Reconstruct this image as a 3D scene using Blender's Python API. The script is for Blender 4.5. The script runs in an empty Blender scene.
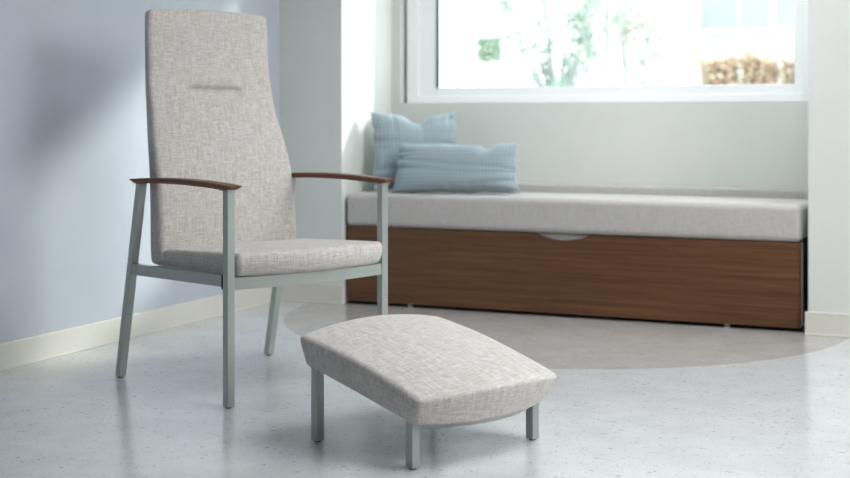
import bpy, bmesh, math, random
from mathutils import Vector, Matrix
random.seed(7)
C = bpy.context.scene.collection
R = math.radians

# ------------------------------------------------------------------ helpers
def obj(name, bm, m, parent=None, smooth=False, loc=None, rot=None):
    me = bpy.data.meshes.new(name)
    bmesh.ops.recalc_face_normals(bm, faces=bm.faces)
    bm.to_mesh(me); bm.free()
    if smooth:
        for p in me.polygons: p.use_smooth = True
    o = bpy.data.objects.new(name, me); C.objects.link(o)
    if isinstance(m, (list, tuple)):
        for k in m: me.materials.append(k)
    else: me.materials.append(m)
    if parent: o.parent = parent
    if loc: o.location = loc
    if rot: o.rotation_euler = rot
    return o

def tag(o, label, cat, group=None, kind=None):
    o['label'] = label; o['category'] = cat
    if group: o['group'] = group
    if kind: o['kind'] = kind
    return o

def thing(name, label, cat, loc=(0, 0, 0), rz=0, group=None):
    o = bpy.data.objects.new(name, None); C.objects.link(o)
    o.empty_display_size = .1
    o.location = loc; o.rotation_euler = (0, 0, rz)
    return tag(o, label, cat, group)

def struct(name, bm, m, parent=None, smooth=False):
    o = obj(name, bm, m, parent, smooth)
    if not parent: o['kind'] = 'structure'
    return o

def box(bm, a, b, bev=0, seg=2):
    t = bmesh.new()
    vs = [t.verts.new((x, y, z)) for x in (a[0], b[0]) for y in (a[1], b[1]) for z in (a[2], b[2])]
    for f in ((0,1,3,2),(4,6,7,5),(0,4,5,1),(2,3,7,6),(0,2,6,4),(1,5,7,3)):
        t.faces.new([vs[i] for i in f])
    if bev: bmesh.ops.bevel(t, geom=list(t.edges), offset=bev, segments=seg, affect='EDGES', profile=.5)
    merge(bm, t)

def merge(bm, t):
    me = bpy.data.meshes.new('tmp'); bmesh.ops.recalc_face_normals(t, faces=t.faces)
    t.to_mesh(me); t.free(); bm.from_mesh(me); bpy.data.meshes.remove(me)

def post(bm, p0, p1, wx, wy, bev=.0015):
    """straight tube between two heights with level ends"""
    t = bmesh.new(); rings = []
    for p in (p0, p1):
        rings.append([t.verts.new((p[0]+sx*wx/2, p[1]+sy*wy/2, p[2])) for sx, sy in ((-1,-1),(1,-1),(1,1),(-1,1))])
    t.faces.new(rings[0][::-1]); t.faces.new(rings[1])
    for i in range(4):
        j = (i+1) % 4
        t.faces.new((rings[0][i], rings[0][j], rings[1][j], rings[1][i]))
    if bev: bmesh.ops.bevel(t, geom=list(t.edges), offset=bev, segments=2, affect='EDGES', profile=.5)
    merge(bm, t)

def cyl(bm, c, r, h, seg=20):
    t = bmesh.new()
    bmesh.ops.create_cone(t, cap_ends=True, segments=seg, radius1=r, radius2=r, depth=h,
                          matrix=Matrix.Translation((c[0], c[1], c[2]+h/2)))
    merge(bm, t)

def samples(d, r, n, k=5):
    out = [-d + r*(1-math.cos(math.pi/2*i/k)) if False else -d + r*i/k for i in range(k)]
    out += [(-d+r) + 2*(d-r)*i/n for i in range(n+1)]
    out += [d - r + r*i/k for i in range(1, k+1)]
    return out

def cushion(dx, dy, dz, r, n=(24, 24, 8), deform=None, k=5):
    """rounded block of half sizes dx,dy,dz; uv in metres; deform(x,y,z)->(x,y,z)"""
    bm = bmesh.new(); uvl = bm.loops.layers.uv.new('UVMap')
    D = (dx, dy, dz); S = [samples(D[i], r, n[i], k) for i in range(3)]
    cache = {}
    def vert(p):
        key = tuple(round(c, 6) for c in p)
        if key in cache: return cache[key]
        q = [max(-(D[i]-r), min(D[i]-r, p[i])) for i in range(3)]
        d = Vector([p[i]-q[i] for i in range(3)])
        if d.length > 1e-9:
            # even angular spacing
            e = Vector([math.tan(c/r*math.pi/4) if abs(c) > 1e-9 else 0 for c in d])
            d = e.normalized()*r
        v = Vector(q)+d
        if deform: v = Vector(deform(*v))
        cache[key] = bm.verts.new(v); return cache[key]
    for ax in range(3):
        u, w = [i for i in range(3) if i != ax]
        for s in (-1, 1):
            for i in range(len(S[u])-1):
                for j in range(len(S[w])-1):
                    ps = []
                    for (a, b) in ((i, j), (i+1, j), (i+1, j+1), (i, j+1)):
                        p = [0, 0, 0]; p[ax] = s*D[ax]; p[u] = S[u][a]; p[w] = S[w][b]; ps.append(p)
                    vs = [vert(p) for p in ps]
                    if len(set(vs)) < 4: continue
                    try: f = bm.faces.new(vs)
                    except ValueError: continue
                    for l, p in zip(f.loops, ps):
                        l[uvl].uv = (p[u]+ax*3.1+s, p[w]+ax*1.7+s*.37)
    return bm

# ------------------------------------------------------------------ materials
def mat(name):
    m = bpy.data.materials.new(name); m.use_nodes = True
    nt = m.node_tree; b = nt.nodes['Principled BSDF']
    return m, nt, b
def N(nt, t, **kw):
    n = nt.nodes.new(t)
    for k, v in kw.items():
        if k in n.inputs: n.inputs[k].default_value = v
        else: setattr(n, k, v)
    return n
def ramp(nt, stops):
    n = nt.nodes.new('ShaderNodeValToRGB'); e = n.color_ramp.elements
    while len(e) < len(stops): e.new(.5)
    for i, (p, c) in enumerate(stops):
        e[i].position = p; e[i].color = (*c, 1) if len(c) == 3 else c
    return n
def mix(nt, a, b, fac, mode='MIX'):
    n = nt.nodes.new('ShaderNodeMix'); n.data_type = 'RGBA'; n.blend_type = mode
    for s, v in ((n.inputs[6], a), (n.inputs[7], b)):
        if isinstance(v, bpy.types.NodeSocket): nt.links.new(v, s)
        else: s.default_value = (*v, 1)
    if isinstance(fac, bpy.types.NodeSocket): nt.links.new(fac, n.inputs[0])
    else: n.inputs[0].default_value = fac
    return n.outputs[2]
def mapped(nt, coord, scale, loc=(0, 0, 0)):
    tc = nt.nodes.new('ShaderNodeTexCoord'); mp = nt.nodes.new('ShaderNodeMapping')
    mp.inputs['Scale'].default_value = scale; mp.inputs['Location'].default_value = loc
    nt.links.new(tc.outputs[coord], mp.inputs[0]); return mp.outputs[0]

def paint(name, col, rough=.6, metal=0, var=.03, bump=.0, scale=6):
    m, nt, b = mat(name)
    no = N(nt, 'ShaderNodeTexNoise', Scale=scale, Detail=4.0)
    nt.links.new(mapped(nt, 'Object', (1, 1, 1)), no.inputs['Vector'])
    lo = tuple(c*(1-var) for c in col); hi = tuple(min(1, c*(1+var)) for c in col)
    r = ramp(nt, [(.3, lo), (.7, hi)]); nt.links.new(no.outputs['Fac'], r.inputs[0])
    nt.links.new(r.outputs[0], b.inputs['Base Color'])
    b.inputs['Roughness'].default_value = rough; b.inputs['Metallic'].default_value = metal
    if bump:
        n2 = N(nt, 'ShaderNodeTexNoise', Scale=220.0, Detail=3.0)
        nt.links.new(mapped(nt, 'Object', (1, 1, 1)), n2.inputs['Vector'])
        bp = N(nt, 'ShaderNodeBump', Strength=bump, Distance=.002)
        nt.links.new(n2.outputs['Fac'], bp.inputs['Height']); nt.links.new(bp.outputs[0], b.inputs['Normal'])
    return m

def fabric(name, light, dark, coord='UV', k=1.0, contrast=1.0):
    """slubby linen: long threads across both directions"""
    m, nt, b = mat(name)
    def thread(sc, det, off):
        n = N(nt, 'ShaderNodeTexNoise', Scale=1.0, Detail=det, Roughness=.6)
        nt.links.new(mapped(nt, coord, sc, off), n.inputs['Vector']); return n.outputs['Fac']
    a = thread((800*k, 45*k, 20*k), 1.5, (0, 0, 0)); c = thread((45*k, 800*k, 20*k), 1.5, (5, 3, 0))
    a2 = thread((330*k, 13*k, 9*k), 2.0, (9, 1, 0)); c2 = thread((17*k, 330*k, 9*k), 2.0, (2, 8, 0))
    def add(x, y, op='ADD'):
        n = N(nt, 'ShaderNodeMath', operation=op)
        for s, v in ((n.inputs[0], x), (n.inputs[1], y)):
            if isinstance(v, (int, float)): s.default_value = v
            else: nt.links.new(v, s)
        return n.outputs[0]
    t = add(add(a, c), add(add(a2, c2), .9, 'MULTIPLY'))      # about 1.9 on average
    t = add(t, .263, 'MULTIPLY')
    w = .13/contrast
    r = ramp(nt, [(.5-w, dark), (.5, tuple((p+q)/2*1.03 for p, q in zip(light, dark))), (.5+w*.75, light)])
    nt.links.new(t, r.inputs[0])
    tint = thread((60*k, 5*k, 5*k), 1.0, (4, 4, 0))
    tr = ramp(nt, [(.4, (1, 1, 1)), (.68, (1.0, .975, .95))]); nt.links.new(tint, tr.inputs[0])
    nt.links.new(mix(nt, r.outputs[0], tr.outputs[0], 1.0, 'MULTIPLY'), b.inputs['Base Color'])
    b.inputs['Roughness'].default_value = .95
    b.inputs['Specular IOR Level'].default_value = .15
    b.inputs['Sheen Weight'].default_value = .25; b.inputs['Sheen Roughness'].default_value = .5
    bp = N(nt, 'ShaderNodeBump', Strength=.35, Distance=.0012)
    nt.links.new(t, bp.inputs['Height']); nt.links.new(bp.outputs[0], b.inputs['Normal'])
    return m

def wood(name, c0, c1, scale=(1.2, 30, 30), rough=.38):
    m, nt, b = mat(name)
    v = mapped(nt, 'Object', scale)
    n = N(nt, 'ShaderNodeTexNoise', Scale=1.6, Detail=6.0, Roughness=.65, Distortion=.4)
    nt.links.new(v, n.inputs['Vector'])
    r = ramp(nt, [(.3, c0), (.52, tuple((p+q)/2 for p, q in zip(c0, c1))), (.72, c1)])
    nt.links.new(n.outputs['Fac'], r.inputs[0])
    v2 = mapped(nt, 'Object', tuple(s*5 for s in scale))
    n2 = N(nt, 'ShaderNodeTexNoise', Scale=2.0, Detail=3.0); nt.links.new(v2, n2.inputs['Vector'])
    r2 = ramp(nt, [(.35, (.72, .7, .68)), (.55, (1, 1, 1))]); nt.links.new(n2.outputs['Fac'], r2.inputs[0])
    nt.links.new(mix(nt, r.outputs[0], r2.outputs[0], .8, 'MULTIPLY'), b.inputs['Base Color'])
    b.inputs['Roughness'].default_value = rough
    bp = N(nt, 'ShaderNodeBump', Strength=.12, Distance=.001)
    nt.links.new(n2.outputs['Fac'], bp.inputs['Height']); nt.links.new(bp.outputs[0], b.inputs['Normal'])
    return m

def floor_mat():
    m, nt, b = mat('vinyl_floor')
    base = N(nt, 'ShaderNodeTexNoise', Scale=7.0, Detail=6.0, Roughness=.6)
    nt.links.new(mapped(nt, 'Object', (1, 1, 1)), base.inputs['Vector'])
    def tone(lo, hi):
        r = ramp(nt, [(.3, lo), (.7, hi)]); nt.links.new(base.outputs['Fac'], r.inputs[0]); return r.outputs[0]
    cool = tone((.57, .595, .615), (.65, .67, .685)); warm = tone((.46, .45, .44), (.54, .53, .515))
    # round inlay of warmer grey in front of the window bench
    tc = nt.nodes.new('ShaderNodeTexCoord')
    sub = N(nt, 'ShaderNodeVectorMath', operation='DISTANCE'); sub.inputs[1].default_value = (-1.79, 5.53, 0)
    nt.links.new(tc.outputs['Object'], sub.inputs[0])
    lt = N(nt, 'ShaderNodeMath', operation='LESS_THAN'); lt.inputs[1].default_value = 1.215
    nt.links.new(sub.outputs['Value'], lt.inputs[0])
    col = mix(nt, cool, warm, lt.outputs[0])
    # dark and light chips
    def chips(scale, thr, keep, colr, amt, col, off, stretch):
        nz = N(nt, 'ShaderNodeTexNoise', Scale=60.0, Detail=2.0)
        nt.links.new(mapped(nt, 'Object', (1, 1, 1)), nz.inputs['Vector'])
        mp = N(nt, 'ShaderNodeMapping'); mp.inputs['Scale'].default_value = stretch
        mp.inputs['Rotation'].default_value = (0, 0, R(off*20)); mp.inputs['Location'].default_value = (off, off*2, 0)
        vm = N(nt, 'ShaderNodeVectorMath', operation='MULTIPLY_ADD'); vm.inputs[1].default_value = (.012, .012, 0)
        nt.links.new(nz.outputs['Color'], vm.inputs[0]); nt.links.new(tc.outputs['Object'], vm.inputs[2])
        nt.links.new(vm.outputs[0], mp.inputs[0])
        vo = N(nt, 'ShaderNodeTexVoronoi', Scale=scale, Randomness=1.0); nt.links.new(mp.outputs[0], vo.inputs['Vector'])
        a = N(nt, 'ShaderNodeMapRange'); a.inputs[1].default_value = thr; a.inputs[2].default_value = thr*.6
        nt.links.new(vo.outputs['Distance'], a.inputs[0])
        sp = N(nt, 'ShaderNodeSeparateColor'); nt.links.new(vo.outputs['Color'], sp.inputs[0])
        k = N(nt, 'ShaderNodeMath', operation='LESS_THAN'); k.inputs[1].default_value = keep
        nt.links.new(sp.outputs[0], k.inputs[0])
        mu = N(nt, 'ShaderNodeMath', operation='MULTIPLY'); nt.links.new(a.outputs[0], mu.inputs[0]); nt.links.new(k.outputs[0], mu.inputs[1])
        mv = N(nt, 'ShaderNodeMath', operation='MULTIPLY'); nt.links.new(mu.outputs[0], mv.inputs[0]); nt.links.new(sp.outputs[1], mv.inputs[1])
        ma = N(nt, 'ShaderNodeMath', operation='MULTIPLY'); ma.inputs[1].default_value = amt
        nt.links.new(mv.outputs[0], ma.inputs[0])
        return mix(nt, col, colr, ma.outputs[0])
    col = chips(32, .28, .30, (.20, .22, .24), .9, col, 1, (1, 2.6, 1))
    col = chips(60, .32, .38, (.28, .30, .32), .85, col, 2, (2.4, 1, 1))
    col = chips(40, .34, .20, (.72, .76, .80), .5, col, 3, (1, 2, 1))
    nt.links.new(col, b.inputs['Base Color'])
    n3 = N(nt, 'ShaderNodeTexNoise', Scale=5.0, Detail=3.0); nt.links.new(mapped(nt, 'Object', (1, 1, 1)), n3.inputs['Vector'])
    rr = N(nt, 'ShaderNodeMapRange'); rr.inputs[3].default_value = .12; rr.inputs[4].default_value = .22
    nt.links.new(n3.outputs['Fac'], rr.inputs[0]); nt.links.new(rr.outputs[0], b.inputs['Roughness'])
    b.inputs['Specular IOR Level'].default_value = .6
    bp = N(nt, 'ShaderNodeBump', Strength=.05, Distance=.01); n4 = N(nt, 'ShaderNodeTexNoise', Scale=14.0, Detail=2.0)
    nt.links.new(mapped(nt, 'Object', (1, 1, 1)), n4.inputs['Vector'])
    nt.links.new(n4.outputs['Fac'], bp.inputs['Height']); nt.links.new(bp.outputs[0], b.inputs['Normal'])
    return m

def check_fabric():
    m, nt, b = mat('blue_check_fabric')
    v = mapped(nt, 'UV', (1, 1, 1))
    w = []
    for d in ('X', 'Y'):
        n = N(nt, 'ShaderNodeTexWave', Scale=17.0, Distortion=.3, bands_direction=d); nt.links.new(v, n.inputs['Vector']); w.append(n.outputs['Fac'])
    ad = N(nt, 'ShaderNodeMath', operation='ADD'); nt.links.new(w[0], ad.inputs[0]); nt.links.new(w[1], ad.inputs[1])
    ad.use_clamp = False
    hf = N(nt, 'ShaderNodeMath', operation='MULTIPLY'); hf.inputs[1].default_value = .5; nt.links.new(ad.outputs[0], hf.inputs[0])
    r = ramp(nt, [(.1, (.30, .375, .41)), (.9, (.385, .465, .50))]); nt.links.new(hf.outputs[0], r.inputs[0])
    nt.links.new(r.outputs[0], b.inputs['Base Color']); b.inputs['Roughness'].default_value = .9
    b.inputs['Specular IOR Level'].default_value = .15; b.inputs['Sheen Weight'].default_value = .3
    return m

def glass_mat():
    m, nt, b = mat('window_glass'); nt.nodes.remove(b)
    tr = N(nt, 'ShaderNodeBsdfTransparent'); tr.inputs[0].default_value = (.97, .99, .985, 1)
    gl = N(nt, 'ShaderNodeBsdfGlossy', Roughness=.02)
    ms = N(nt, 'ShaderNodeMixShader'); ms.inputs[0].default_value = .05
    nt.links.new(tr.outputs[0], ms.inputs[1]); nt.links.new(gl.outputs[0], ms.inputs[2])
    nt.links.new(ms.outputs[0], nt.nodes['Material Output'].inputs[0]); return m

def leaf_mat(name, c0, c1):
    m, nt, b = mat(name)
    n = N(nt, 'ShaderNodeTexNoise', Scale=9.0, Detail=2.0); nt.links.new(mapped(nt, 'Object', (1, 1, 1)), n.inputs['Vector'])
    r = ramp(nt, [(.35, c0), (.65, c1)]); nt.links.new(n.outputs['Fac'], r.inputs[0])
    nt.links.new(r.outputs[0], b.inputs['Base Color']); b.inputs['Roughness'].default_value = .7
    b.inputs['Specular IOR Level'].default_value = .1
    return m

M_blue = paint('blue_wall_paint', (.51, .55, .61), .75, var=.015, bump=.25)
M_white = paint('white_wall_paint', (.70, .725, .70), .75, var=.012, bump=.2)
M_far = paint('grey_wall_paint', (.30, .31, .32), .8)
M_ceil = paint('ceiling_paint', (.55, .56, .56), .9, var=.01)
M_base = paint('cream_baseboard', (.70, .69, .64), .5, var=.015)
M_frame = paint('white_window_frame', (.90, .92, .94), .45, var=.01)
M_gasket = paint('grey_gasket', (.10, .12, .16), .6, var=.02)
M_metal = paint('satin_grey_green_metal', (.445, .48, .46), .36, .4, var=.02)
M_dark = paint('dark_gap', (.03, .032, .034), .7, var=.05)
M_body_shade = paint('shaded_cabinet_body', (.10, .10, .10), .7)  # body colour darkened to paint in the shadow between bench and pillar
M_body = paint('grey_cabinet_body', (.55, .56, .55), .55, var=.02)
M_glide = paint('grey_plastic_glide', (.12, .13, .13), .5, var=.03)
M_fab = fabric('oatmeal_linen', (.785, .762, .738), (.375, .352, .335), contrast=1.05)
M_fab2 = fabric('grey_linen', (.60, .59, .58), (.38, .37, .36), contrast=.8)
M_fab3 = fabric('light_grey_linen', (.56, .56, .56), (.39, .39, .39), contrast=.8)
M_wood = wood('walnut_veneer', (.085, .036, .014), (.225, .110, .050), scale=(1.0, 30, 55))
M_woodarm = wood('walnut_arm', (.12, .040, .014), (.27, .105, .042), scale=(40, 3, 40), rough=.42)
M_floor = floor_mat(); M_blue_f = check_fabric(); M_glass = glass_mat()

# ------------------------------------------------------------------ room
XL, YP, XA, XB, YB = -3.18, 5.47, -2.847, -.738, 6.02      # left wall, pillar face, alcove sides, alcove back
XR, YF, ZC = 2.25, -2.2, 2.75
W0, W1, WZ0, WZ1 = -2.80, -.80, .945, 2.03                 # window opening
T = .15
def wallbox(name, a, b, m):
    bm = bmesh.new(); box(bm, a, b); return struct(name, bm, m)
bm = bmesh.new(); box(bm, (XL-T, YF-T, -.1), (XR+T, YB+.3, 0)); struct('floor', bm, M_floor)
bm = bmesh.new(); box(bm, (XL-T, YF-T, ZC), (XR+T, YB+.3, ZC+.1)); struct('ceiling', bm, M_ceil)
wallbox('wall_left', (XL-T, YF-T, 0), (XL, YP, ZC), M_blue)
wallbox('wall_right', (XR, YF-T, 0), (XR+T, YP, ZC), M_far)
wallbox('wall_front', (XL, YF-T, 0), (XR, YF, ZC), M_far)
wallbox('wall_alcove_left', (XL-T, YP, 0), (XA, YB+.3, ZC), M_white)
wallbox('wall_alcove_right', (XB, YP, 0), (XR+T, YB+.3, ZC), M_white)
bm = bmesh.new()                                           # back wall of the alcove with the window opening
box(bm, (XA, YB, 0), (XB, YB+.22, WZ0)); box(bm, (XA, YB, WZ1), (XB, YB+.22, ZC))
box(bm, (XA, YB, WZ0), (W0, YB+.22, WZ1)); box(bm, (W1, YB, WZ0), (XB, YB+.22, WZ1))
struct('wall_back', bm, M_white)

def baseboard(name, a, b, n):
    """a,b floor points on the wall, n outward normal"""
    bm = bmesh.new(); t = .012; h = .093
    x0, x1 = sorted((a[0], b[0])); y0, y1 = sorted((a[1], b[1]))
    if n[0]: x0, x1 = sorted((a[0], a[0]+n[0]*t))
    if n[1]: y0, y1 = sorted((a[1], a[1]+n[1]*t))
    box(bm, (x0, y0, 0), (x1, y1, h), .003)
    q = .004                                               # toe bead
    if n[0]: x0, x1 = sorted((a[0], a[0]+n[0]*(t+q)))
    if n[1]: y0, y1 = sorted((a[1], a[1]+n[1]*(t+q)))
    box(bm, (x0, y0, 0), (x1, y1, .008), .002)
    struct(name, bm, M_base)
baseboard('baseboard_left', (XL, YF), (XL, YP-.012), (1, 0))
baseboard('baseboard_alcove_left', (XL+.001, YP), (XA+.012, YP), (0, -1))
baseboard('baseboard_alcove_right', (XB-.012, YP), (XR, YP), (0, -1))
baseboard('baseboard_right', (XR, YF), (XR, YP-.012), (-1, 0))
baseboard('baseboard_front', (XL+.02, YF), (XR-.02, YF), (0, 1))

# window unit: outer frame, stepped sash, gasket line, one slim mullion, glass
bm = bmesh.new()
def ring(bm, x0, x1, z0, z1, wl, wr, wb, wt, y0, y1, bev=.003):
    box(bm, (x0, y0, z0), (x0+wl, y1, z1), bev); box(bm, (x1-wr, y0, z0), (x1, y1, z1), bev)
    box(bm, (x0+wl, y0, z0), (x1-wr, y1, z0+wb), bev); box(bm, (x0+wl, y0, z1-wt), (x1-wr, y1, z1), bev)
fy = YB+.035
ring(bm, W0+.018, W1, WZ0, WZ1, .062, .04, .035, .05, fy, fy+.09)
ring(bm, W0+.078, W1-.038, WZ0+.033, WZ1-.048, .105, .042, .045, .045, fy+.018, fy+.075)
win = struct('window_1', bm, M_frame)
bm = bmesh.new(); gx = W0+.182
box(bm, (gx-.004, fy+.010, WZ0+.078), (gx+.007, fy+.02, WZ1-.09)); o = obj('gasket', bm, M_gasket, win)
bm = bmesh.new(); box(bm, (W0, fy+.02, WZ0), (W0+.018, fy+.06, WZ1)); o = obj('shadow_gap', bm, paint('shaded_reveal', (.4, .43, .43), .6), win)  # grey strip, colour stands in for the shadow line beside the frame
bm = bmesh.new(); mx = -1.745
box(bm, (mx-.008, fy+.035, WZ0+.075), (mx+.008, fy+.06, WZ1-.09), .002); obj('mullion', bm, paint('pale_mullion', (.80, .88, .84), .5), win)
bm = bmesh.new(); box(bm, (gx-.003, fy+.045, WZ0+.07), (W1-.075, fy+.05, WZ1-.085)); obj('pane', bm, M_glass, win)

# ------------------------------------------------------------------ high back armchair
AZ = R(66.69)
chair = thing('armchair', 'high-backed armchair in oatmeal linen with walnut arms and grey metal legs', 'chair', (-2.313, 3.788, 0), AZ)
LX, LY, LW = .3055, .3185, .026
BP = [(.38, .280, .101, .075), (.45, .281, .107, .075), (.55, .280, .114, .070), (.7, .275, .136, .062), (.8, .267, .167, .054),
      (.88, .256, .196, .049), (.97, .251, .219, .040), (1.05, .247, .232, .036), (1.15, .245, .238, .034), (1.24, .243, .240, .033)]
def bi(z, k):
    if z <= BP[0][0]: return BP[0][k]
    for i in range(len(BP)-1):
        z0, z1 = BP[i][0], BP[i+1][0]
        if z <= z1:
            t = (z-z0)/(z1-z0)
            p0 = BP[max(0, i-1)][k]; p1 = BP[i][k]; p2 = BP[i+1][k]; p3 = BP[min(len(BP)-1, i+2)][k]
            m1 = (p2-p0)/(z1-BP[max(0, i-1)][0]+1e-9)*(z1-z0) if i else (p2-p1)
            m2 = (p3-p1)/(BP[min(len(BP)-1, i+2)][0]-z0)*(z1-z0)
            return (2*t**3-3*t*t+1)*p1+(t**3-2*t*t+t)*m1+(-2*t**3+3*t*t)*p2+(t**3-t*t)*m2
    return BP[-1][k]
def back_def(x, y, z):
    Z = .388 + (z+.4225)                   # .388 .. 1.233
    w, yf, th = bi(Z, 1), bi(Z, 2), bi(Z, 3)
    X = x/.27*w; f = (y+.03)/.06           # 0 front .. 1 rear
    Y = yf + f*th
    u = X/w
    Y -= (1-f)*.010*(1-u*u)*min(1, (1.233-Z)/.15)      # soft front crown
    if f < .7:                                          # stitched horizontal tuck
        zt = .970; k = 1/(1+math.exp((abs(X+.002)-.102)/.007)); dz = Z-zt
        Y += (1-f)*k*(.017*math.exp(-(dz/.006)**2) + .006*math.exp(-((dz+.004)/.022)**2))
        Y -= (1-f)*.004*math.exp(-((dz-.03)/.02)**2)*k
    Z += .012*(1-u*u)*max(0, (Z-1.1)/.13)
    return X, Y, Z
bm = cushion(.27, .03, .4225, .018, (70, 6, 150), back_def, 5)
obj('backrest', bm, M_fab, chair, True)
# seat: bowed front, slight rise to the front
SY0, SY1 = -.342, .085
def seat_def(x, y, z):
    v = (y+.215)/.43                       # 0 front .. 1 rear
    X = x*(1 - .0*v); u = x/.291
    Y = SY0 + v*(SY1-SY0) - .048*(1-u*u)*max(0, 1-v)**1.5
    f = (z+.032)/.064
    Z = .390 - .004*v + f*(.074 - .014*v) + f*.007*(1-u*u)*math.sin(math.pi*min(1, max(0, v*.9+.05)))
    if f < .5: 
        k = (1-f*2)*.014                   # underside tucks in
        X *= 1-k*1.2; Y += k*max(0, .5-v)*2*.9
    return X, Y, Z
bm = cushion(.291, .215, .032, .016, (50, 40, 4), seat_def, 5)
obj('seat', bm, M_fab, chair, True)
# legs
for sx in (-1, 1):
    bm = bmesh.new(); post(bm, (sx*LX, -LY, .004), (sx*LX, -LY, .652), LW, LW)
    lg = obj('leg', bm, M_metal, chair)
    bm = bmesh.new(); cyl(bm, (sx*LX, -LY, 0), .009, .006); obj('glide', bm, M_glide, lg)
    bm = bmesh.new(); post(bm, (sx*LX, LY, .004), (sx*LX, .183, .656), LW, LW+.002)
    lg = obj('leg', bm, M_metal, chair)
    bm = bmesh.new(); cyl(bm, (sx*LX, LY, 0), .009, .006); obj('glide', bm, M_glide, lg)
    # side rail
    t = bmesh.new(); ya, yb = -LY+LW/2+.005, .232-LW/2
    vs = []
    for (yy, z0, z1) in ((ya, .362, .397), (yb, .353, .388)):
        vs.append([t.verts.new((sx*LX+dx, yy, zz)) for dx, zz in ((-.011, z0), (.011, z0), (.011, z1), (-.011, z1))])
    t.faces.new(vs[0]); t.faces.new(vs[1][::-1])
    for i in range(4): t.faces.new((vs[0][i], vs[1][i], vs[1][(i+1) % 4], vs[0][(i+1) % 4]))
    bmesh.ops.bevel(t, geom=list(t.edges), offset=.0015, segments=2, affect='EDGES')
    rl = obj('side_rail', t, M_metal, chair)
    bm = bmesh.new(); box(bm, (sx*LX-.0125, -LY+LW/2+.004, .355), (sx*LX+.0125, -LY+LW/2+.008, .399)); obj('joint_gap_shade', bm, M_dark, rl)  # dark slab painted as the shade in the slot between rail and leg
    bm = bmesh.new(); box(bm, (sx*LX-.0122, yb-.028, .353), (sx*LX+.0122, yb+.006, .389), .001)
    obj('joint_sleeve', bm, M_metal, rl)
# arms: thin arched walnut boards, ends undercut
def arm(sx):
    bm = bmesh.new(); n = 36; y0, y1 = -.354, .221; rings = []
    for i in range(n+1):
        t = i/n; y = y0+(y1-y0)*t
        top = .668 + .010*(1-(2*t-1)**2) + .002*t
        th = .017
        edge = min(i, n-i)/n
        w = .024 + .004*math.sin(math.pi*t)
        cut = max(0, 1-edge/.045)
        bt = top - th*(1-.6*cut)
        w2 = w*(1-.03*cut); b = .003
        prof = [(-w2+.006, bt), (w2-.006, bt), (w2-.0005, bt+(top-bt)*.45), (w2, top-b*(1-.4*cut)), (w2-b, top), (-w2+b, top), (-w2, top-b*(1-.4*cut)), (-w2+.0005, bt+(top-bt)*.45)]
        rings.append([bm.verts.new((sx*LX+px, y, pz)) for px, pz in prof])
    for i in range(n):
        for j in range(8):
            bm.faces.new((rings[i][j], rings[i][(j+1) % 8], rings[i+1][(j+1) % 8], rings[i+1][j]))
    bm.faces.new(rings[0]); bm.faces.new(rings[-1][::-1])
    a = obj('armrest', bm, M_woodarm, chair)
    bm = bmesh.new(); box(bm, (sx*LX-.017, -LY-.017, .6515), (sx*LX+.017, -LY+.022, .6555)); obj('mount_plate', bm, M_metal, a)
arm(-1); arm(1)
# front rail, bowed; rear rail
def bowed_rail(xh, y, z0, z1, th, bow, m, parent, name):
    bm = bmesh.new(); n = 28; R_ = []
    for i in range(n+1):
        u = -1+2*i/n; x = xh*u; yy = y-bow*(1-u*u)
        R_.append([bm.verts.new((x, yy+dy, z)) for dy, z in ((-th/2, z0), (th/2, z0), (th/2, z1), (-th/2, z1))])
    for i in range(n):
        for j in range(4): bm.faces.new((R_[i][j], R_[i][(j+1) % 4], R_[i+1][(j+1) % 4], R_[i+1][j]))
    bm.faces.new(R_[0]); bm.faces.new(R_[-1][::-1])
    bmesh.ops.bevel(bm, geom=[e for e in bm.edges if e.calc_face_angle(0) > .8], offset=.0012, segments=2, affect='EDGES')
    return obj(name, bm, m, parent)
bowed_rail(LX-LW/2+.001, -LY, .354, .390, .02, .036, M_metal, chair, 'front_rail')
bowed_rail(LX-LW/2+.001, .128, .353, .387, .02, 0, M_metal, chair, 'rear_rail')

# ------------------------------------------------------------------ ottoman
ott = thing('ottoman', 'low sloping linen ottoman on four short grey metal legs in front of the armchair', 'ottoman', (-1.44, 3.254, 0), AZ)
OX, OY = .219, .19
TK = .21                                    # slope of the top towards the chair
def oz(y): return .160 + TK*y
def ott_def(x, y, z):
    u, v, f = x/.25, y/.22, (z+.05)/.10     # f 0 bottom .. 1 top
    flare = .965 + .055*min(1, f*1.25)
    X = x*flare*(1.0 + .012*v*v); 
    Y = y*flare*(1 + .03*(1-u*u)*1)
    Y -= .045*(1-u*u)*max(0, -v)**1.5
    Y -= max(0, -v)**2*(.006+.020*f)
    Z = oz(Y) + (z+.05)*.78 - .004*max(0, -v)*max(0, u)
    Z += f*(.026*(1-u*u) + .012*(1-v*v))
    if f < .3: Z -= .004*(1-u*u)*(1-f/.3)
    return X, Y, Z
bm = cushion(.25, .22, .05, .014, (46, 40, 6), ott_def, 5)
obj('cushion', bm, M_fab, ott, True)
for sx in (-1, 1):
    for sy in (-1, 1):
        bm = bmesh.new(); post(bm, (sx*OX, sy*OY, .004), (sx*OX, sy*OY, oz(sy*OY)+.012), .0255, .0255)
        lg = obj('leg', bm, M_metal, ott)
        bm = bmesh.new(); cyl(bm, (sx*OX, sy*OY, 0), .009, .006); obj('glide', bm, M_glide, lg)
bowed_rail(OX-.013, -OY, oz(-OY)-.024, oz(-OY)+.008, .018, .062, M_metal, ott, 'front_rail')
bowed_rail(OX-.013, OY, oz(OY)-.018, oz(OY)+.008, .018, 0, M_metal, ott, 'rear_rail')
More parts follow.
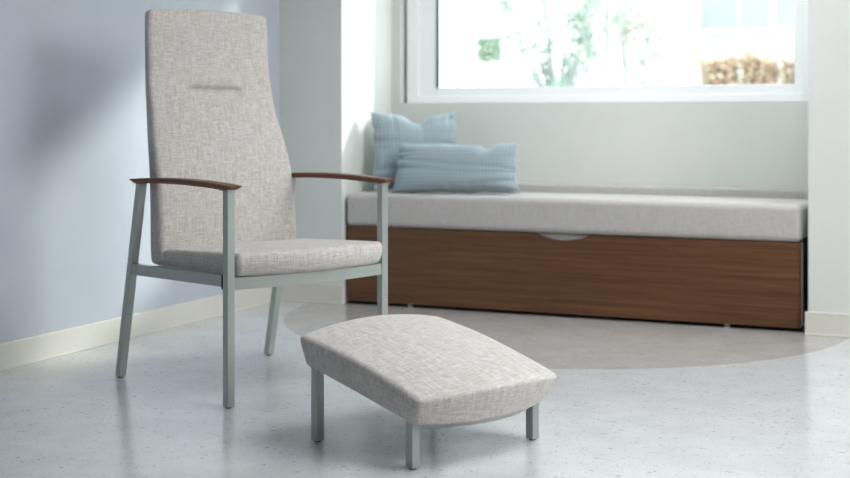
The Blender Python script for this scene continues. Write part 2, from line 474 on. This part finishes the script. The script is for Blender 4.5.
for sx in (-1, 1):
    t = bmesh.new(); vs = []
    for yy in (-OY+.013, OY-.013):
        vs.append([t.verts.new((sx*OX+dx, yy, oz(yy)+dz)) for dx, dz in ((-.009-sx*.004, -.001), (.009-sx*.004, -.001), (.009-sx*.004, .012), (-.009-sx*.004, .012))])
    t.faces.new(vs[0]); t.faces.new(vs[1][::-1])
    for i in range(4): t.faces.new((vs[0][i], vs[1][i], vs[1][(i+1) % 4], vs[0][(i+1) % 4]))
    obj('side_rail', t, M_metal, ott)

# ------------------------------------------------------------------ window bench
bx0, bx1, by = -2.838, -.771, 5.50
bench = thing('window_bench', 'long walnut-fronted daybed bench with grey upholstered top in the window alcove', 'bench', ((bx0+bx1)/2, 5.75, 0))
cx_, cy_ = (bx0+bx1)/2, 5.75
hw = (bx1-bx0)/2
def loc(x, y): return x-cx_, y-cy_
# drawer front with a scooped finger pull
bm = bmesh.new(); z0, z1 = .017, .363; a, b = loc(bx0, by), loc(bx1, by)
px0, px1 = -1.90-cx_, -1.66-cx_; top = []
n = 24
top.append((b[0], z1)); top.append((px1+.03, z1))
for i in range(n+1):
    t = i/n; x = px1+(px0-px1)*t
    top.append((x, z1-.027*math.sin(math.pi*t)**.8*1.0))
top += [(px0-.03, z1), (a[0], z1)]
outline = [(a[0], z0), (b[0], z0)] + top
front = [bm.verts.new((x, a[1], z)) for x, z in outline]; back = [bm.verts.new((x, a[1]+.02, z)) for x, z in outline]
bm.faces.new(front); bm.faces.new(back[::-1])
for i in range(len(outline)):
    j = (i+1) % len(outline); bm.faces.new((front[i], back[i], back[j], front[j]))
vert_e = [e for e in bm.edges if abs(e.verts[0].co.x-e.verts[1].co.x) < 1e-6 and abs(e.verts[0].co.y-e.verts[1].co.y) < 1e-6 and e.verts[0].co.y < a[1]+.001]
bmesh.ops.bevel(bm, geom=vert_e, offset=.014, segments=4, affect='EDGES', profile=.5)
obj('drawer_front', bm, M_wood, bench)
bm = bmesh.new(); p = loc(bx0+.004, by+.021); q = loc(bx1+.004, 5.93)
box(bm, (p[0], p[1]+.03, .024), (q[0]-.012, q[1], .361), .002); obj('cabinet_body', bm, M_body_shade, bench)
bm = bmesh.new(); box(bm, (p[0], p[1], .022), (q[0]-.001, p[1]+.028, .362), .002); obj('front_plate', bm, M_body, bench)
for gxp in (-2.523, -1.073):
    for gy in (by+.035, 5.88):
        bm = bmesh.new(); p = loc(gxp, gy); cyl(bm, (p[0], p[1], 0), .013, .024); obj('glide', bm, M_frame, bench)
def bench_def(x, y, z):
    u = x/hw
    return x, y, z + .004*(1 if z > 0 else 0)*(1-u**4)
bm = cushion(hw-.001+.004, .22, .0755, .026, (60, 12, 8), bench_def)
o = obj('seat_cushion', bm, M_fab2, bench, True, loc=(.002, 5.49+.22-cy_, .3635+.0775)); 
def bol_def(x, y, z): return x, y, z
bm = cushion(hw, .045, .10, .012, (50, 4, 6), bol_def)
obj('rear_bolster', bm, M_fab3, bench, True, loc=(0, 5.972-cy_, .458))

# ------------------------------------------------------------------ pillows
def pillow(name, label, w, h, th, loc_, rot, notch, seed, wr, taper=.0):
    rnd = random.Random(seed); nu, nv = 70, 56
    bm = bmesh.new(); uvl = bm.loops.layers.uv.new('UVMap')
    folds = [(rnd.uniform(-1, 1), rnd.choice((-1, 1)), rnd.uniform(-.5, .5)) for _ in range(9)]
    def P(u, v, s):
        ex = .055*(1-v*v)**.8; ey = .10*(1-u*u)**.8*(h/w if w > h else 1)
        X = w/2*u*(1-ex); Z = h/2*v*(1-ey)
        X *= 1-taper*(v+1)/2
        X += .005*wr*(math.sin(v*9+seed)+.6*math.sin(v*21+seed))*abs(u)**4*(1-v*v); Z += .004*wr*(math.sin(u*8+seed*2)+.5*math.sin(u*19))*abs(v)**4*(1-u*u)
        k = ((1-u**4)*(1-v**4))**.55
        for nu0, dep, wid in notch:
            g = math.exp(-((u-nu0)/wid)**2); Z -= dep*g*max(0, v)**3
            k *= 1-.45*g*max(0, v)**2
        Y = s*th/2*k
        d = 0
        for (fu, side, ang) in folds:      # puckers running in from the seams
            du = (u-fu-ang*(side-v)*.4)/.06
            d += math.exp(-du*du)*math.exp(-abs(side-v)*3.2)
            dv = (v-fu-ang*(side-u)*.5)/.085
            d += 1.5*math.exp(-dv*dv)*math.exp(-abs(side-u)*3.0)
        Y -= s*wr*.012*d*min(1, k*2.5)
        return (X, Y, Z)
    grids = {}
    def sm(i, n): return math.sin(math.pi/2*(-1+2*i/n))
    for s in (-1, 1):
        for i in range(nu+1):
            for j in range(nv+1):
                if s == 1 and (i in (0, nu) or j in (0, nv)): grids[s, i, j] = grids[-1, i, j]; continue
                grids[s, i, j] = bm.verts.new(P(sm(i, nu), sm(j, nv), s))
        for i in range(nu):
            for j in range(nv):
                f = bm.faces.new([grids[s, i, j], grids[s, i+1, j], grids[s, i+1, j+1], grids[s, i, j+1]])
                for l, (a, b) in zip(f.loops, ((i, j), (i+1, j), (i+1, j+1), (i, j+1))):
                    l[uvl].uv = (w/2*sm(a, nu), h/2*sm(b, nv))
    o = obj(name, bm, M_blue_f, None, True, loc=loc_, rot=rot)
    return tag(o, label, 'pillow')
pillow('throw_pillow', 'square dusty blue checked pillow leaning in the alcove corner behind the oblong one', .425, .385, .12,
       (-2.604, 5.77, .712), (R(-12), R(0), R(36)), [(.08, .042, .26)], 3, 1.0)
pillow('lumbar_pillow', 'oblong dusty blue checked pillow lying on its long side at the front', .61, .232, .12,
       (-2.335, 5.625, .638), (R(-12), R(-.5), R(9)), [(.52, .030, .12)], 8, .7, .06)

# ------------------------------------------------------------------ outside
GZ = -.3
m_ground = paint('pale_paving', (.62, .62, .6), .9)
bm = bmesh.new(); box(bm, (-16, 6.5, GZ-.1), (8, 30, GZ)); struct('ground', bm, m_ground)
def foliage(bm, c, rad, n, size, rnd, hollow=.35):
    for _ in range(n):
        while True:
            p = Vector([rnd.uniform(-1, 1) for _ in range(3)])
            if hollow < p.length < 1: break
        q = Vector((c[0]+p.x*rad[0], c[1]+p.y*rad[1], c[2]+p.z*rad[2]))
        s = size*rnd.uniform(.6, 1.3)
        e = Matrix.Rotation(rnd.uniform(0, 6.28), 3, 'Z') @ Matrix.Rotation(rnd.uniform(-1.2, 1.2), 3, 'X') @ Matrix.Rotation(rnd.uniform(-1, 1), 3, 'Y')
        pts = [(-.0, -1, 0), (.45, -.2, .1), (.3, .5, .05), (0, 1, -.1), (-.3, .5, .05), (-.45, -.2, .1)]
        bm.faces.new([bm.verts.new(q + e @ Vector(a)*s) for a in pts])
def limb(bm, p, q, r0, r1, seg=7):
    p, q = Vector(p), Vector(q); d = (q-p).normalized(); a = d.orthogonal().normalized(); b = d.cross(a)
    rr = []
    for c, r in ((p, r0), (q, r1)):
        rr.append([bm.verts.new(c+a*math.cos(2*math.pi*i/seg)*r+b*math.sin(2*math.pi*i/seg)*r) for i in range(seg)])
    for i in range(seg): bm.faces.new((rr[0][i], rr[0][(i+1) % seg], rr[1][(i+1) % seg], rr[1][i]))
    bm.faces.new(rr[0][::-1]); bm.faces.new(rr[1])
m_tree = leaf_mat('pale_tree_leaves', (.36, .50, .41), (.44, .50, .41))
m_bark = paint('pale_bark', (.40, .41, .41), .9)
def plant(name, label, cat, loc_, h, blobs, leafm, size, seed, stems=1):
    rnd = random.Random(seed); t = thing(name, label, cat, loc_)
    bm = bmesh.new()
    limb(bm, (0, 0, 0), (0, 0, h*.45), .035*h/2, .022*h/2)
    for (c, rad, n) in blobs:
        limb(bm, (0, 0, h*.42), (c[0], c[1], c[2]-rad[2]*.2), .018*h/2, .006)
        for _ in range(6):
            limb(bm, (c[0], c[1], c[2]-rad[2]*.3), (c[0]+rnd.uniform(-.8, .8)*rad[0], c[1]+rnd.uniform(-.8, .8)*rad[1], c[2]+rnd.uniform(-.6, .8)*rad[2]), .007, .003, 5)
    obj('trunk', bm, m_bark, t)
    bm = bmesh.new()
    for (c, rad, n) in blobs: foliage(bm, c, rad, n, size, rnd, .2)
    obj('leaves', bm, leafm, t)
    return t
# slim pale green tree at the middle of the left pane  (12 m out)
tb = random.Random(11); blobs = []
for k in range(24):
    z = (1.5, 1.68, 1.85, 1.98, 2.1, 2.2, 2.3, 2.42)[k % 8]; sp = .16 if z < 1.7 else .38
    blobs.append(((-.02+sp*(-1+(k//8)+tb.uniform(-.4, .4)), tb.uniform(-.2, .2), z), (tb.uniform(.08, .19), .25, tb.uniform(.08, .18)), 130))
plant('tree', 'slim pale green tree seen through the left window pane', 'tree', (-3.92, 12.0, GZ), 2.6, blobs, m_tree, .024, 5)
m_t2 = leaf_mat('faint_leaves', (.50, .53, .48), (.55, .56, .48))
plant('tree', 'faint yellow-green tree standing behind the right window pane', 'tree', (-4.35, 16.0, GZ), 3.2,
      [((-.1, 0, 2.55), (.35, .4, .5), 650), ((.25, .1, 2.2), (.3, .4, .4), 500), ((-.5, .1, 2.2), (.25, .4, .45), 350), ((.3, 0, 1.75), (.45, .4, .25), 420)], m_t2, .04, 6)
plant('shrub', 'sparse pale shrub near the left edge of the window', 'shrub', (-5.75, 13.0, GZ), 2.0,
      [((0, 0, 1.75), (.22, .3, .3), 130), ((.4, 0, 1.6), (.35, .3, .3), 130)], m_t2, .022, 9)
# square clipped bush on a stem
t = thing('topiary_bush', 'small square-clipped green bush on a thin stem outside the window', 'bush', (-4.244, 11.0, GZ))
bm = bmesh.new(); limb(bm, (0, 0, 0), (0, 0, 1.70), .015, .01); obj('stem', bm, m_bark, t)
rnd = random.Random(4); bm = bmesh.new()
for _ in range(1700):
    q = Vector((rnd.uniform(-.105, .105), rnd.uniform(-.09, .09), 1.78+rnd.uniform(-.11, .11)))
    e = Matrix.Rotation(rnd.uniform(0, 6.28), 3, 'Z') @ Matrix.Rotation(rnd.uniform(-1.2, 1.2), 3, 'X')
    bm.faces.new([bm.verts.new(q + e @ Vector(a)*.018) for a in [(0, -1, 0), (.5, 0, .1), (0, 1, 0), (-.5, 0, .1)]])
obj('leaves', bm, leaf_mat('clipped_leaves', (.40, .54, .42), (.48, .58, .44)), t)
# hedge of brownish shrubs in front of the house
m_h = leaf_mat('russet_leaves', (.66, .50, .39), (.66, .61, .45))
hx0, hx1 = -2.50, -1.45
for i in range(3):
    x = hx0 + .10 + i*.345; rnd = random.Random(20+i)
    t = thing('hedge_shrub', ['leftmost russet and green shrub of the row in front of the white house', 'middle russet and green shrub of the row in front of the white house',
              'rightmost russet and green shrub of the row in front of the white house'][i], 'shrub', (x, 12.0+.05*i, GZ), 0, 'russet shrubs in front of the white house')
    bm = bmesh.new()
    for _ in range(9): limb(bm, (rnd.uniform(-.05, .05), 0, 0), (rnd.uniform(-.1, .1), rnd.uniform(-.2, .2), rnd.uniform(1.3, 1.8)), .012, .004, 5)
    obj('stem', bm, m_bark, t)
    bm = bmesh.new()
    def lf(q, sz):
        e = Matrix.Rotation(rnd.uniform(0, 6.28), 3, 'Z') @ Matrix.Rotation(rnd.uniform(-1.2, 1.2), 3, 'X')
        bm.faces.new([bm.verts.new(q + e @ Vector(a)*sz) for a in [(0, -1, 0), (.5, -.2, .1), (.35, .5, 0), (0, 1, 0), (-.35, .5, 0), (-.5, -.2, .1)]])
    for _ in range(2600):
        xx = rnd.uniform(-.152, .152); yy = rnd.uniform(-.18, .18)
        topz = 1.72 + .03*math.sin((x+xx)*11) + .015*math.sin((x+xx)*43+yy*9)
        zz = topz - abs(rnd.gauss(0, .3))
        if zz < .5: continue
        lf(Vector((xx, yy, zz)), .024*rnd.uniform(.6, 1.2))
    obj('leaves', bm, m_h, t)
# white house
hs = thing('house', 'white house with tall pale blue windows behind the row of shrubs', 'building', (-2.6, 17, GZ))
m_h1 = paint('white_render', (.62, .62, .62), .8); m_h2 = paint('house_glass', (.36, .38, .39), .5); m_h3 = paint('sill_grey', (.34, .335, .335), .7)
bm = bmesh.new(); box(bm, (-1.15, 0, 0), (4.5, 3, 2.30)); box(bm, (-1.15, 0, 4.2), (4.5, 3, 5)); box(bm, (-1.15, .1, 2.30), (4.5, 3, 4.2))
obj('wall', bm, m_h1, hs)
for (a, b) in ((-1.05, -.58), (-.53, -.18), (-.10, .55), (.63, 1.3), (1.4, 2.1)):
    bm = bmesh.new(); box(bm, (a, .06, 2.32), (b, .10, 4.1)); w = obj('window', bm, m_h2, hs)
    bm = bmesh.new(); ring(bm, a-.02, b+.02, 2.30, 4.12, .02, .02, .02, .02, .04, .095, 0); obj('frame', bm, m_h1, w)
bm = bmesh.new(); box(bm, (-.95, -.03, 2.215), (4.5, 0, 2.245)); obj('trim', bm, m_h3, hs)
bm = bmesh.new(); box(bm, (-1.95, -.5, 0), (-1.88, -.43, 4)); obj('post', bm, m_h1, hs)
bm = bmesh.new(); box(bm, (-2.45, -.5, 0), (-2.38, -.43, 4)); obj('post', bm, m_h1, hs)
bm = bmesh.new(); box(bm, (-2.5, -.5, 4), (-1.15, 0, 4.15)); obj('porch_roof', bm, m_h1, hs)

# ------------------------------------------------------------------ light
def area(name, loc_, tgt, sx, sy, e, col=(1, 1, 1), spread=180):
    l = bpy.data.lights.new(name, 'AREA'); l.shape = 'RECTANGLE'; l.size = sx; l.size_y = sy; l.energy = e; l.color = col
    l.spread = R(spread)
    o = bpy.data.objects.new(name, l); C.objects.link(o); o.location = loc_
    o.rotation_euler = (Vector(tgt)-Vector(loc_)).to_track_quat('-Z', 'Y').to_euler(); return o
sun = bpy.data.lights.new('sun', 'SUN'); sun.energy = 3.3; sun.angle = R(4.5); sun.color = (1, .97, .93)
so = bpy.data.objects.new('sun', sun); C.objects.link(so)
so.rotation_euler = Vector((-.92, -1, -.535)).to_track_quat('-Z', 'Y').to_euler()
area('window_light_right', (2.1, 3.4, 1.85), (-1.4, 4.2, .4), 1.8, 1.3, 94, (1, .985, .96))
area('ceiling_light', (-.5, 3.4, 2.70), (-1.2, 3.4, 0), 1.8, 1.8, 41, (.97, .985, 1), 130)
area('alcove_fill_light', (-1.25, 5.0, 2.70), (-1.45, 6.02, .6), 1.2, .4, 17, (1, .99, .97), 120)  # unseen fill, added to brighten the alcove back wall and bench
area('fill_light_front', (1.2, -1.9, 1.9), (-1.0, 4, .9), 2.2, 1.6, 2, (.93, .97, 1))
w = bpy.data.worlds.new('sky'); bpy.context.scene.world = w; w.use_nodes = True
nt = w.node_tree; bg = nt.nodes['Background']; bg.inputs[1].default_value = 4.0
tc = nt.nodes.new('ShaderNodeTexCoord'); sp = nt.nodes.new('ShaderNodeSeparateXYZ'); nt.links.new(tc.outputs['Generated'], sp.inputs[0])
r = ramp(nt, [(0, (.95, .97, .97)), (.6, (.86, .93, 1))]); nt.links.new(sp.outputs[2], r.inputs[0]); nt.links.new(r.outputs[0], bg.inputs[0])

# ------------------------------------------------------------------ camera
cam = bpy.data.cameras.new('camera'); co = bpy.data.objects.new('camera', cam); C.objects.link(co)
co.location = (0, 0, .87); co.rotation_euler = (R(90), 0, R(23.882))
cam.sensor_width = 36; cam.lens = 1319/850*36
cam.shift_y = -(239-118)/850
cam.clip_end = 200
cam.dof.use_dof = True; cam.dof.focus_distance = 3.75; cam.dof.aperture_fstop = 2.6
bpy.context.scene.camera = co
vs = bpy.context.scene.view_settings; vs.view_transform = 'Standard'; vs.look = 'None'; vs.exposure = 0; vs.gamma = .9
